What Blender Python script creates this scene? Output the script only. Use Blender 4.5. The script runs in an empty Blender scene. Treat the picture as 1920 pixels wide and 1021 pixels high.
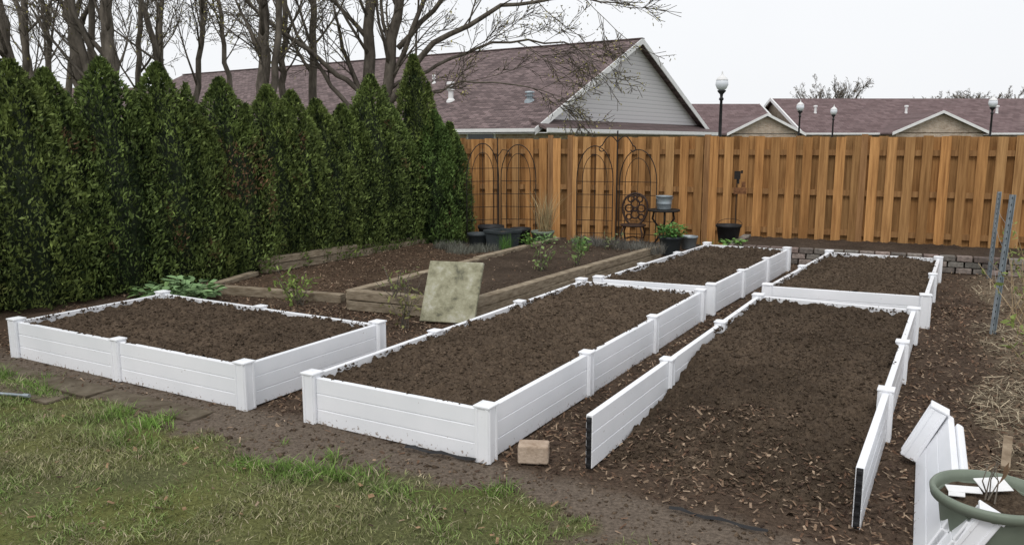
import bpy, math, random
import numpy as np
from mathutils import Vector, Matrix
rng=np.random.default_rng(7); random.seed(7)
scene=bpy.context.scene
D=np.array([.495,.869]); Wv=np.array([.869,-.495])

# ---------------------------------------------------------------- helpers
def hsh(ix,iy,s):
    v=np.sin(ix*127.1+iy*311.7+s*74.7)*43758.5453
    return v-np.floor(v)
def vn(x,y,s=0):
    x=np.asarray(x,float); y=np.asarray(y,float)
    ix=np.floor(x); iy=np.floor(y); fx=x-ix; fy=y-iy
    fx=fx*fx*(3-2*fx); fy=fy*fy*(3-2*fy)
    a=hsh(ix,iy,s); b=hsh(ix+1,iy,s); c=hsh(ix,iy+1,s); d=hsh(ix+1,iy+1,s)
    return (a*(1-fx)+b*fx)*(1-fy)+(c*(1-fx)+d*fx)*fy
def fbm(x,y,s=0,o=4):
    t=0;a=.5;n=0
    for i in range(o):
        t=t+a*vn(x*2**i,y*2**i,s+i*3.1); n+=a; a*=.5
    return t/n
def sstep(a,b,x):
    t=np.clip((x-a)/(b-a),0,1); return t*t*(3-2*t)

def link(ob,parent=None):
    scene.collection.objects.link(ob)
    if parent: ob.parent=parent
    return ob
def fast(name,V,F,C,mat,smooth=False,parent=None):
    V=np.asarray(V,np.float32); F=np.asarray(F,np.int32)
    me=bpy.data.meshes.new(name)
    me.vertices.add(len(V)); me.vertices.foreach_set('co',V.ravel())
    k=F.shape[1]
    me.loops.add(F.size); me.loops.foreach_set('vertex_index',F.ravel())
    me.polygons.add(len(F)); me.polygons.foreach_set('loop_start',np.arange(0,F.size,k,dtype=np.int32))
    me.update(calc_edges=True)
    if C is not None:
        at=me.color_attributes.new('Col','FLOAT_COLOR','POINT')
        C4=np.ones((len(V),4),np.float32); C4[:,:3]=C
        at.data.foreach_set('color',C4.ravel())
    if smooth: me.polygons.foreach_set('use_smooth',np.ones(len(F),bool))
    me.materials.append(mat)
    return link(bpy.data.objects.new(name,me),parent)

class MB:
    def __init__(s): s.v=[];s.f=[];s.m=[];s.c=[]
    def add(s,V,F,m=0,col=(1,1,1)):
        o=len(s.v); s.v.extend([tuple(p) for p in V]); s.f.extend([tuple(i+o for i in f) for f in F])
        s.m.extend([m]*len(F)); s.c.extend([tuple(col)]*len(V))
    def hexa(s,P,m=0,col=(1,1,1)):
        s.add(P,[(0,3,2,1),(4,5,6,7),(0,1,5,4),(1,2,6,5),(2,3,7,6),(3,0,4,7)],m,col)
    def box(s,c,size,rz=0,m=0,col=(1,1,1),M=None):
        x,y,z=[a/2 for a in size]
        P=[(-x,-y,-z),(x,-y,-z),(x,y,-z),(-x,y,-z),(-x,-y,z),(x,-y,z),(x,y,z),(-x,y,z)]
        R=M if M is not None else Matrix.Rotation(rz,3,'Z')
        c=Vector(c)
        s.hexa([tuple(R@Vector(p)+c) for p in P],m,col)
    def tube(s,pts,r,k=6,m=0,col=(1,1,1),closed=False):
        pts=np.asarray(pts,float); n=len(pts)
        r=np.broadcast_to(np.asarray(r,float),(n,))
        if closed: tan=np.roll(pts,-1,0)-np.roll(pts,1,0)
        else: tan=np.gradient(pts,axis=0)
        tan/=np.linalg.norm(tan,axis=1)[:,None]+1e-9
        ref=np.array([.12,.23,.97]) if abs(tan[:,2]).mean()<.8 else np.array([.97,.2,.1])
        a=np.cross(tan,ref); a/=np.linalg.norm(a,axis=1)[:,None]+1e-9
        b=np.cross(tan,a)
        th=np.arange(k)*2*math.pi/k
        V=(pts[:,None,:]+r[:,None,None]*(np.cos(th)[None,:,None]*a[:,None,:]+np.sin(th)[None,:,None]*b[:,None,:])).reshape(-1,3)
        F=[]
        for i in range(n if closed else n-1):
            j=(i+1)%n
            for q in range(k):
                q2=(q+1)%k
                F.append((i*k+q,i*k+q2,j*k+q2,j*k+q))
        if not closed:
            F.append(tuple(range(k))[::-1]); F.append(tuple(range((n-1)*k,n*k)))
        s.add(V.tolist(),F,m,col)
    def lathe(s,c,prof,k=24,m=0,col=(1,1,1)):
        V=[];F=[]
        for (r,z) in prof:
            for q in range(k):
                a=q*2*math.pi/k; V.append((c[0]+r*math.cos(a),c[1]+r*math.sin(a),c[2]+z))
        for i in range(len(prof)-1):
            for q in range(k):
                q2=(q+1)%k; F.append((i*k+q,i*k+q2,(i+1)*k+q2,(i+1)*k+q))
        s.add(V,F,m,col)
    def build(s,name,mats,parent=None,smooth=False,bevel=0):
        me=bpy.data.meshes.new(name); me.from_pydata(s.v,[],s.f)
        for mm in mats: me.materials.append(mm)
        me.polygons.foreach_set('material_index',s.m)
        at=me.color_attributes.new('Col','FLOAT_COLOR','POINT')
        C=np.ones((len(s.v),4),np.float32); C[:,:3]=np.array(s.c); at.data.foreach_set('color',C.ravel())
        if smooth:
            me.polygons.foreach_set('use_smooth',[True]*len(s.f))
        me.update()
        ob=link(bpy.data.objects.new(name,me),parent)
        if bevel:
            b=ob.modifiers.new('b','BEVEL'); b.width=bevel; b.segments=2; b.limit_method='ANGLE'
        return ob

# ---------------------------------------------------------------- materials
def base(name,rough=.8,spec=.3,metal=0):
    m=bpy.data.materials.new(name); m.use_nodes=True
    n=m.node_tree.nodes; l=m.node_tree.links; p=n['Principled BSDF']
    p.inputs['Roughness'].default_value=rough; p.inputs['Specular IOR Level'].default_value=spec
    p.inputs['Metallic'].default_value=metal
    return m,n,l,p
def N(n,t,**k):
    x=n.new(t)
    for a,b in k.items(): setattr(x,a,b)
    return x
def ramp(n,stops):
    r=n.new('ShaderNodeValToRGB'); e=r.color_ramp.elements
    e[0].position=stops[0][0]; e[0].color=(*stops[0][1],1)
    e[1].position=stops[-1][0]; e[1].color=(*stops[-1][1],1)
    for p,c in stops[1:-1]:
        q=e.new(p); q.color=(*c,1)
    return r
def noisemat(name,c1,c2,scale=10,rough=.85,bump=.3,bscale=None,spec=.25,metal=0,stretch=(1,1,1),attr=False,lo=.3,hi=.7,dist=.01,extra=None,det=5):
    m,n,l,p=base(name,rough,spec,metal)
    tc=N(n,'ShaderNodeTexCoord'); mp=N(n,'ShaderNodeMapping'); mp.inputs['Scale'].default_value=stretch
    l.new(tc.outputs['Object'],mp.inputs['Vector'])
    ns=N(n,'ShaderNodeTexNoise'); ns.inputs['Scale'].default_value=scale; ns.inputs['Detail'].default_value=det; ns.inputs['Roughness'].default_value=.65
    l.new(mp.outputs[0],ns.inputs['Vector'])
    st=[(lo,c1),(hi,c2)]
    if extra: st=sorted(st+extra)
    r=ramp(n,st); l.new(ns.outputs['Fac'],r.inputs[0]); out=r.outputs[0]
    if attr:
        at=N(n,'ShaderNodeAttribute'); at.attribute_name='Col'
        mx=N(n,'ShaderNodeMix',data_type='RGBA',blend_type='MULTIPLY'); mx.inputs[0].default_value=1
        l.new(out,mx.inputs[6]); l.new(at.outputs['Color'],mx.inputs[7]); out=mx.outputs[2]
    l.new(out,p.inputs['Base Color'])
    if bump:
        n2=N(n,'ShaderNodeTexNoise'); n2.inputs['Scale'].default_value=bscale or scale*2; n2.inputs['Detail'].default_value=3
        l.new(mp.outputs[0],n2.inputs['Vector'])
        b=N(n,'ShaderNodeBump'); b.inputs['Strength'].default_value=bump; b.inputs['Distance'].default_value=dist
        l.new(n2.outputs['Fac'],b.inputs['Height']); l.new(b.outputs[0],p.inputs['Normal'])
    return m
def brickmat(name,c1,c2,mort,bw,rh,ms,zk=1,useY=False,rough=.9):
    m,n,l,p=base(name,rough,.2)
    tc=N(n,'ShaderNodeTexCoord'); sp=N(n,'ShaderNodeSeparateXYZ'); l.new(tc.outputs['Object'],sp.inputs[0])
    cb=N(n,'ShaderNodeCombineXYZ')
    if useY:
        ad=N(n,'ShaderNodeMath',operation='ADD'); l.new(sp.outputs[0],ad.inputs[0]); l.new(sp.outputs[1],ad.inputs[1]); l.new(ad.outputs[0],cb.inputs[0])
    else: l.new(sp.outputs[0],cb.inputs[0])
    mu=N(n,'ShaderNodeMath',operation='MULTIPLY'); mu.inputs[1].default_value=zk; l.new(sp.outputs[2],mu.inputs[0]); l.new(mu.outputs[0],cb.inputs[1])
    bt=N(n,'ShaderNodeTexBrick'); bt.inputs['Scale'].default_value=1; bt.inputs['Brick Width'].default_value=bw; bt.inputs['Row Height'].default_value=rh
    bt.inputs['Mortar Size'].default_value=ms; bt.inputs['Color1'].default_value=(*c1,1); bt.inputs['Color2'].default_value=(*c2,1); bt.inputs['Mortar'].default_value=(*mort,1)
    bt.inputs['Bias'].default_value=0
    l.new(cb.outputs[0],bt.inputs['Vector'])
    ns=N(n,'ShaderNodeTexNoise'); ns.inputs['Scale'].default_value=1.3; ns.inputs['Detail'].default_value=7; ns.inputs['Roughness'].default_value=.8
    l.new(tc.outputs['Object'],ns.inputs['Vector'])
    r=ramp(n,[(.3,(.68,.68,.68)),(.7,(1.25,1.25,1.25))]); l.new(ns.outputs[0],r.inputs[0])
    mx=N(n,'ShaderNodeMix',data_type='RGBA',blend_type='MULTIPLY'); mx.inputs[0].default_value=1
    l.new(bt.outputs['Color'],mx.inputs[6]); l.new(r.outputs[0],mx.inputs[7]); l.new(mx.outputs[2],p.inputs['Base Color'])
    b=N(n,'ShaderNodeBump'); b.inputs['Strength'].default_value=.4; b.inputs['Distance'].default_value=.02; b.invert=True
    l.new(bt.outputs['Fac'],b.inputs['Height']); l.new(b.outputs[0],p.inputs['Normal'])
    return m

# vinyl : white, light soil splashes close to the ground
def vinylmat():
    m,n,l,p=base('white_vinyl',.38,.4)
    tc=N(n,'ShaderNodeTexCoord'); sp=N(n,'ShaderNodeSeparateXYZ'); l.new(tc.outputs['Object'],sp.inputs[0])
    ns=N(n,'ShaderNodeTexNoise'); ns.inputs['Scale'].default_value=45; ns.inputs['Detail'].default_value=5; l.new(tc.outputs['Object'],ns.inputs['Vector'])
    zr=N(n,'ShaderNodeMapRange'); zr.inputs[1].default_value=0; zr.inputs[2].default_value=.07; zr.inputs[3].default_value=.16; zr.inputs[4].default_value=0
    l.new(sp.outputs[2],zr.inputs[0])
    a2=N(n,'ShaderNodeMath',operation='ADD'); l.new(zr.outputs[0],a2.inputs[0]); l.new(ns.outputs[0],a2.inputs[1])
    r=ramp(n,[(.70,(0,0,0)),(.78,(.8,.8,.8))]); l.new(a2.outputs[0],r.inputs[0])
    big=N(n,'ShaderNodeTexNoise'); big.inputs['Scale'].default_value=2.5; big.inputs['Detail'].default_value=4; l.new(tc.outputs['Object'],big.inputs['Vector'])
    r2=ramp(n,[(.3,(.80,.82,.85)),(.65,(.88,.89,.92))]); l.new(big.outputs[0],r2.inputs[0])
    mx=N(n,'ShaderNodeMix',data_type='RGBA'); l.new(r.outputs[0],mx.inputs[0]); l.new(r2.outputs[0],mx.inputs[6]); mx.inputs[7].default_value=(.24,.17,.12,1)
    l.new(mx.outputs[2],p.inputs['Base Color'])
    return m
M_vinyl=vinylmat()
M_black=noisemat('black_plastic',(.012,.012,.013),(.03,.03,.032),6,.55,.05)
M_iron=noisemat('black_iron',(.01,.009,.009),(.03,.025,.022),30,.6,.1)
M_soil=noisemat('soil',(.044,.032,.023),(.122,.090,.063),50,.97,.9,110,.08,dist=.012,attr=True,det=4)
M_chip=noisemat('wood_chip',(.6,.6,.6),(1.25,1.25,1.25),40,.9,0,attr=True,spec=.1,det=2)
M_ground=noisemat('garden_dirt',(.55,.55,.55),(1.35,1.35,1.35),48,.97,.9,80,.08,attr=True,dist=.015,det=4)
M_grass=noisemat('grass_blade',(.7,.7,.7),(1.2,1.2,1.2),3,.7,0,attr=True,spec=.2,det=2)
M_leaf=noisemat('foliage',(.7,.7,.7),(1.3,1.3,1.3),5,.65,0,attr=True,spec=.2,det=2)
M_bark=noisemat('bark',(.06,.052,.043),(.20,.175,.145),9,.95,.6,20,.1,stretch=(1,1,.35),dist=.03)
M_timber=noisemat('weathered_timber',(.15,.115,.08),(.38,.32,.245),7,.92,.5,18,.1,stretch=(1,1,4),attr=True)
M_fence=noisemat('cedar_fence',(.50,.44,.40),(1.25,1.25,1.25),2.2,.85,.25,20,.15,stretch=(12,12,.6),attr=True,lo=.28,hi=.66)
M_concrete=noisemat('lichen_concrete',(.11,.11,.085),(.50,.49,.42),8,.95,.5,60,.1,extra=[(.43,(.26,.25,.17)),(.55,(.36,.35,.25))],det=9)
M_paver=noisemat('brick_paver',(.30,.22,.16),(.52,.42,.33),14,.95,.5,60,.1)
M_galv=noisemat('galvanised_steel',(.24,.28,.31),(.40,.45,.48),9,.45,.05,metal=.5)
M_greenpot=noisemat('green_plastic',(.155,.185,.145),(.20,.235,.185),6,.5,.03)
M_rust=noisemat('rusty_metal',(.10,.045,.02),(.28,.13,.06),20,.9,.3)
M_white=noisemat('white_paint',(.72,.72,.72),(.82,.82,.82),4,.6,.02)
M_glass=noisemat('lamp_glass',(.70,.74,.80),(.82,.85,.9),5,.25,0,spec=.5)
M_roof=brickmat('shingles',(.100,.074,.073),(.225,.168,.165),(.06,.044,.043),.33,.15,.012,2.4)
M_roof2=brickmat('shingles_far',(.13,.088,.088),(.19,.135,.135),(.09,.062,.062),.5,.3,.012,2.2)
M_brick=brickmat('brick',(.36,.25,.17),(.52,.42,.32),(.48,.45,.4),.25,.085,.012,1,True)
def sidingmat():
    m,n,l,p=base('vinyl_siding',.6,.3)
    tc=N(n,'ShaderNodeTexCoord'); sp=N(n,'ShaderNodeSeparateXYZ'); l.new(tc.outputs['Object'],sp.inputs[0])
    mu=N(n,'ShaderNodeMath',operation='MULTIPLY'); mu.inputs[1].default_value=1/.2; l.new(sp.outputs[2],mu.inputs[0])
    fr=N(n,'ShaderNodeMath',operation='FRACT'); l.new(mu.outputs[0],fr.inputs[0])
    r=ramp(n,[(0,(.30,.29,.31)),(.16,(.60,.585,.60)),(1,(.66,.645,.66))]); l.new(fr.outputs[0],r.inputs[0])
    l.new(r.outputs[0],p.inputs['Base Color'])
    b=N(n,'ShaderNodeBump'); b.inputs['Distance'].default_value=.03; b.inputs['Strength'].default_value=.5
    l.new(fr.outputs[0],b.inputs['Height']); l.new(b.outputs[0],p.inputs['Normal'])
    return m
M_siding=sidingmat()
M_window=noisemat('window_glass',(.03,.035,.04),(.07,.08,.09),2,.1,0,spec=.6)

# ---------------------------------------------------------------- bed layout
def a2(*p): return np.array(p,float)
A_FR=a2(-1.766,5.13); B_FR=a2(-.143,4.25)
beds={
 'A':[A_FR-2.64*Wv, A_FR, A_FR+1.38*D, A_FR+1.38*D-2.64*Wv],
 'B':[B_FR-1.28*Wv, B_FR, B_FR+4.02*D, B_FR+4.02*D-1.28*Wv],
 'C':[a2(.40,4.10), a2(1.56,3.42), a2(3.50,6.86), a2(2.34,7.50)],
 'D':[a2(.93,8.52), a2(2.03,8.06), a2(3.76,10.9), a2(2.80,11.45)],
 'E':[a2(2.60,8.05), a2(3.92,7.48), a2(5.36,10.0), a2(4.22,10.6)],
}
timber2=[a2(-1.72,8.35),a2(-.45,7.80),a2(2.2,12.0),a2(.75,13.1)]
timber1=[a2(-3.6,9.35),a2(-1.86,8.72),a2(.2,13.2),a2(-1.5,13.6)]
wallL=a2(3.25,11.95); wallR=a2(8.6,9.55)
fP0=a2(1.05,14.5); fR=a2(11.5,10.2); fL=a2(-1.7,14.75)
raised=[wallL,wallR,a2(9.4,11.0),a2(3.9,13.25)]
def inquad(X,Y,q,m=0):
    ok=np.ones(np.shape(X),bool)
    for i in range(4):
        p=q[i]; r=q[(i+1)%4]; e=(r-p)/np.linalg.norm(r-p)
        d=e[0]*(Y-p[1])-e[1]*(X-p[0])
        ok&=d>-m
    return ok

# ---------------------------------------------------------------- ground
g=MB(); g.add([(-500,-60,-.045),(500,-60,-.045),(500,900,-.045),(-500,900,-.045)],[(0,1,2,3)])
M_far=noisemat('far_grass',(.045,.055,.022),(.10,.11,.05),1.5,.95,.2)
g.build('ground',[M_far])

def zones(X,Y):
    w=X*D[0]+Y*D[1]; u=X*Wv[0]+Y*Wv[1]
    n1=fbm(X*1.6,Y*1.6,3)-.5; n2=fbm(X*6,Y*6,9)-.5
    lawn=sstep(.12,-.12,(w-3.16)+.55*n1+.6*n2)*sstep(.12,-.1,(u+1.0)+.5*n1)
    strip=sstep(.10,-.08,(w-3.62)+.25*n1+.15*n2)*(1-lawn)*sstep(.3,-.2,u+.55+.5*n1)
    straw=sstep(-.15,.2,(u-.16)+.6*n1)*sstep(2.9,3.4,w+.5*n1)
    return lawn,strip,straw,w,u
nx=420;ny=360
xs=np.linspace(-9.5,11,nx); ys=np.linspace(.5,15.6,ny)
X,Y=np.meshgrid(xs,ys)
def gz(X,Y):
    return .02*(fbm(X*1.2,Y*1.2,5)-.5)+.03*(fbm(X*7,Y*7,6)-.5)-.004
Z=gz(X,Y)
lawn,strip,straw,w,u=zones(X,Y)
mul=np.stack([np.full(X.shape,.085),np.full(X.shape,.060),np.full(X.shape,.043)],-1)*(.6+.7*fbm(X*3,Y*3,21))[...,None]
def mixc(C,c,k): return C*(1-k[...,None])+np.array(c)*k[...,None]
C=mul
C=mixc(C,(.24,.19,.13),straw*.5)
C=mixc(C,(.14,.112,.088),strip)
lc=np.stack([.085+.05*fbm(X*2,Y*2,31),.09+.05*fbm(X*2,Y*2,31),.035+.02*fbm(X*3,Y*3,33)],-1)
C=C*(1-lawn[...,None])+lc*lawn[...,None]
idx=np.arange(nx*ny).reshape(ny,nx)
F=np.stack([idx[:-1,:-1],idx[:-1,1:],idx[1:,1:],idx[1:,:-1]],-1).reshape(-1,4)
fast('garden_ground',np.stack([X,Y,Z],-1).reshape(-1,3),F,C.reshape(-1,3),M_ground,True)

# ---------------------------------------------------------------- soil surfaces
def sdisp(X,Y): return .055*(fbm(X*2.6,Y*2.6,41)-.5)+.055*(fbm(X*9,Y*9,43)-.5)+.026*(vn(X*38,Y*38,47)-.5)+.030*sstep(.6,.9,vn(X*19,Y*19,51))
def soilgrid(name,q,zf,res=.014,inset=.02,col=(1,1,1),amp=1,mat=None,parent=None):
    L=np.linalg.norm(q[3]-q[0]); Wd=np.linalg.norm(q[1]-q[0])
    n=max(2,int(Wd/res)); m=max(2,int(L/res))
    a=np.linspace(inset/Wd,1-inset/Wd,n); b=np.linspace(inset/L,1-inset/L,m)
    Aa,Bb=np.meshgrid(a,b)
    P=(q[0]*((1-Aa)*(1-Bb))[...,None]+q[1]*(Aa*(1-Bb))[...,None]+q[2]*(Aa*Bb)[...,None]+q[3]*((1-Aa)*Bb)[...,None])
    X=P[...,0];Y=P[...,1]
    Z=zf(X,Y,Aa,Bb)+amp*sdisp(X,Y)
    C=np.array(col)*(.62+.76*fbm(X*2.2,Y*2.2,61))[...,None]*(.75+.5*fbm(X*12,Y*12,63))[...,None]
    idx=np.arange(n*m).reshape(m,n)
    F=np.stack([idx[:-1,:-1],idx[:-1,1:],idx[1:,1:],idx[1:,:-1]],-1).reshape(-1,4)
    fast(name,np.stack([X,Y,Z],-1).reshape(-1,3),F,C.reshape(-1,3),mat or M_soil,True,parent)
OCT=np.array([(1,0,0),(0,1,0),(-1,0,0),(0,-1,0),(0,0,1),(0,0,-1)],float)
OF=np.array([(0,1,4),(1,2,4),(2,3,4),(3,0,4),(1,0,5),(2,1,5),(3,2,5),(0,3,5)])
def octas(name,P,s,C,mat,parent=None):
    n=len(P)
    V=OCT[None]*(s[:,None,None]*rng.uniform(.55,1.3,(n,6,1)))
    V=V+rng.normal(0,.18,(n,6,3))*s[:,None,None]
    th=rng.uniform(0,6.28,n); c=np.cos(th);sn=np.sin(th)
    x=V[...,0]*c[:,None]-V[...,1]*sn[:,None]; y=V[...,0]*sn[:,None]+V[...,1]*c[:,None]
    V=np.stack([x,y,V[...,2]*.8],-1)+P[:,None,:]
    F=(OF[None]+6*np.arange(n)[:,None,None]).reshape(-1,3)
    fast(name,V.reshape(-1,3),F,np.repeat(C,6,0),mat,False,parent)
def chips(name,P,L,W,C,mat,tilt=.35,parent=None):
    n=len(P); th=rng.uniform(0,6.28,n)
    tx=rng.normal(0,tilt,n); ty=rng.normal(0,tilt,n)
    ax=np.stack([np.cos(th),np.sin(th),tx],-1); ay=np.stack([-np.sin(th),np.cos(th),ty],-1)
    ax*= (L/2)[:,None]; ay*=(W/2)[:,None]
    V=np.stack([P-ax-ay*.7,P+ax*.9-ay,P+ax+ay*.6,P-ax*.8+ay],1)
    F=(np.arange(4)[None]+4*np.arange(n)[:,None])
    fast(name,V.reshape(-1,3),F,np.repeat(C,4,0),mat,False,parent)

def bilin(q,a,b):
    return q[0]*((1-a)*(1-b))[:,None]+q[1]*(a*(1-b))[:,None]+q[2]*(a*b)[:,None]+q[3]*((1-a)*b)[:,None]
PH=.30
def make_bed(q,npan,zf,skip=(),tone=1.0):
    mb=MB()
    posts=[]
    for i in range(4):
        if i in skip: continue
        p=q[i]; r=q[(i+1)%4]; n=npan[i]; ang=math.atan2(*(r-p)[::-1])
        for k in range(n+1):
            if len(skip) and ((k==0 and (i-1)%4 in skip) or (k==n and (i+1)%4 in skip)): continue
            c=p+(r-p)*k/n
            if not any(np.linalg.norm(c-o[0])<.05 for o in posts): posts.append((c,ang,0<k<n))
        for k in range(n):
            s=p+(r-p)*k/n; e=p+(r-p)*(k+1)/n; L=np.linalg.norm(e-s)-.06
            s0=s+(e-s)*.5
            jz=random.uniform(-.006,.006)
            mb.box((s0[0],s0[1],PH/2+jz),(L,.030,PH-.004),ang)
            for j in range(3):
                h=(PH-.008)/3
                mb.box((s0[0],s0[1],.002+h*(j+.5)+j*.004+jz),(L,.038,h-.001),ang)
    for c,ang,midp in posts:
        H=.308 if midp else .316
        sw=.078 if midp else .092
        mb.box((c[0],c[1],H/2),(sw,sw,H),ang)
        R=Matrix.Rotation(ang,3,'Z')
        for sx in (-1,1):
            for o in (-.36*sw,.36*sw):
                v=R@Vector((o,sx*(sw/2+.0015),0)); mb.box((c[0]+v.x,c[1]+v.y,H/2-.002),(.018,.007,H-.004),ang)
                v=R@Vector((sx*(sw/2+.0015),o,0)); mb.box((c[0]+v.x,c[1]+v.y,H/2-.002),(.007,.018,H-.004),ang)
        w2=sw+.016
        mb.box((c[0],c[1],H+.006),(w2,w2,.012),ang)
        h=w2/2-.004
        t=[R@Vector(v) for v in ((-h,-h,H+.0125),(h,-h,H+.0125),(h,h,H+.0125),(-h,h,H+.0125),(-h*.5,-h*.5,H+.018),(h*.5,-h*.5,H+.018),(h*.5,h*.5,H+.018),(-h*.5,h*.5,H+.018))]
        mb.hexa([(v.x+c[0],v.y+c[1],v.z) for v in t])
    for i in skip:
        for cpt,dr in ((q[i],(q[i]-q[(i-1)%4])),(q[(i+1)%4],(q[(i+1)%4]-q[(i+2)%4]))):
            dr=dr/np.linalg.norm(dr); ang=math.atan2(dr[1],dr[0])
            c=cpt+dr*-.028
            mb.box((c[0],c[1],.15),(.012,.028,.29),ang,1)
            for j in range(6):
                cc=c+dr*.010; mb.box((cc[0],cc[1],.03+.05*j),(.016,.022,.018),ang,1)
    ob=mb.build('raised_garden_bed',[M_vinyl,M_black],bevel=.003)
    soilgrid('bed_soil',q,zf,parent=ob,col=(tone,tone,tone))
    area=np.linalg.norm(q[1]-q[0])*np.linalg.norm(q[3]-q[0])
    n=int(area*1700); a=rng.uniform(.03,.97,n); b=rng.uniform(.02,.98,n)
    P=bilin(q,a,b); X=P[:,0];Y=P[:,1]
    z=zf(X,Y,a,b)+sdisp(X,Y)
    s=rng.gamma(2.0,.0027,n)+.0025
    col=np.ones((n,3))*(rng.uniform(.75,1.4,n)*tone)[:,None]
    octas('soil_crumbs',np.stack([X,Y,z+.002],-1),s,col,M_soil,ob)
    PP=[]
    for i in range(4):
        if i in skip: continue
        p=q[i];r=q[(i+1)%4];e=(r-p)/np.linalg.norm(r-p); nn=np.array([-e[1],e[0]]); L=np.linalg.norm(r-p)
        m=int(L*190); t=rng.uniform(.03,.97,m)
        keep=(vn(t*L*9,t*0+i,77)+rng.uniform(-.2,.2,m))>.46; t=t[keep]; m=len(t)
        cc=p+(r-p)*t[:,None]+nn*(rng.uniform(.0,.05,m))[:,None]
        zz=np.full(m,.292)
        if 0 in skip:
            b=(t if i==1 else 1-t) if i in(1,3) else np.ones(m)
            ok=b>.5; cc=cc[ok]; zz=zz[ok]
        PP.append(np.column_stack([cc,zz+rng.uniform(-.014,.009,len(zz))]))
    P=np.concatenate(PP); n=len(P)
    octas('rim_soil',P,rng.gamma(2,.0024,n)+.0025,np.ones((n,3))*rng.uniform(.7,1.3,n)[:,None],M_soil,ob)
    return ob
full=lambda X,Y,a,b: .256+.04*np.sin(np.pi*np.clip(a,0,1))*np.sin(np.pi*np.clip(b,0,1))**.5
make_bed(beds['A'],(2,1,2,1),full,tone=.95)
make_bed(beds['B'],(1,3,1,3),full,tone=1.12)
def zC(X,Y,a,b): return -.035+.045*sstep(0,.09,b+.05*(fbm(X*5,Y*5,75)-.5))+.235*sstep(.10,.55,b+.10*(fbm(X*2,Y*2,71)-.5)*2)+.03*np.sin(np.pi*a)*sstep(.05,.3,b)
make_bed(beds['C'],(1,3,1,3),zC,skip=(0,),tone=.92)
make_bed(beds['D'],(1,3,1,3),full,tone=.95)
make_bed(beds['E'],(1,2,1,2),full,tone=1.05)

# ---------------------------------------------------------------- mulch chips etc.
def free(X,Y,m=.03):
    ok=np.ones(X.shape,bool)
    for k,q in beds.items():
        if k=='C': continue
        ok&=~inquad(X,Y,q,m)
    return ok
def t_z(X,Y):
    z=gz(X,Y)
    z=np.where(inquad(X,Y,timber2),.16+.03*(fbm(X*3,Y*3,81)-.5),z)
    z=np.where(inquad(X,Y,timber1),.05+.03*(fbm(X*3,Y*3,81)-.5),z)
    z=np.where(inquad(X,Y,raised),.21,z)
    return z
def inC(X,Y):
    q=beds['C']; L=q[3]-q[0]; l=np.linalg.norm(L); L=L/l
    return inquad(X,Y,q,0),((X-q[0][0])*L[0]+(Y-q[0][1])*L[1])/l
def scat(n,x0,x1,y0,y1): return rng.uniform(x0,x1,n),rng.uniform(y0,y1,n)
pal=np.array([(.22,.15,.10),(.13,.083,.056),(.36,.27,.19),(.06,.040,.030),(.19,.115,.075),(.28,.20,.14),(.10,.066,.047),(.07,.045,.032)])
X1,Y1=scat(85000,-4.8,6.5,3.2,8.5); X2,Y2=scat(40000,-4.5,7.5,8,13.5)
X=np.concatenate([X1,X2]);Y=np.concatenate([Y1,Y2])
lawn,strip,straw,w,u=zones(X,Y)
ic,bc=inC(X,Y)
keep=free(X,Y)&(rng.uniform(0,1,len(X))>lawn*.985+strip*.9)&(~ic|((bc+.16*(fbm(X*3,Y*3,72)-.5)*2)<.24))&~inquad(X,Y,raised)
keep&=~(inquad(X,Y,timber2)&(rng.uniform(0,1,len(X))<.7))
keep&=fbm(X*2.5,Y*2.5,88)+rng.uniform(-.25,.25,len(X))>.36
X=X[keep];Y=Y[keep];n=len(X); ic=ic[keep]; bc=bc[keep]
z=t_z(X,Y)+rng.uniform(.002,.02,n)
z=np.where(ic,np.maximum(zC(X,Y,.5*np.ones(n),bc)+.012+.6*sdisp(X,Y),z),z)
C=pal[rng.integers(0,len(pal),n)]*rng.uniform(.6,1.15,n)[:,None]
chips('mulch',np.stack([X,Y,z],-1),rng.uniform(.012,.045,n),rng.uniform(.005,.015,n),C,M_chip)
# straw
X,Y=scat(42000,2,8.5,2.6,11.5); lawn,strip,straw,w,u=zones(X,Y)
keep=(straw>.35)&(rng.uniform(0,1,len(X))<.35+.65*sstep(10,6,Y))&(u<2.8)&free(X,Y)&~inC(X,Y)[0]&~inquad(X,Y,raised,.1)&(fbm(X*2.2,Y*2.2,91)+rng.uniform(-.2,.2,len(X))>.42); X=X[keep];Y=Y[keep];n=len(X)
C=np.array([(.46,.385,.27)])*rng.uniform(.25,1.15,n)[:,None]
chips('straw',np.stack([X,Y,gz(X,Y)+rng.uniform(.005,.06,n)],-1),rng.uniform(.05,.17,n),rng.uniform(.003,.008,n),C,M_chip,.25)
X,Y=scat(60000,-5,3,2.5,8); lawn,strip,straw,w,u=zones(X,Y)
keep=free(X,Y)&(rng.uniform(0,1,len(X))<.12+.5*strip)&(lawn<.6)&~inC(X,Y)[0]; X=X[keep];Y=Y[keep];n=len(X)
octas('dirt_clods',np.stack([X,Y,gz(X,Y)],-1),rng.gamma(2,.0026,n)+.002,np.ones((n,3))*rng.uniform(.8,1.9,n)[:,None],M_soil)

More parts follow.
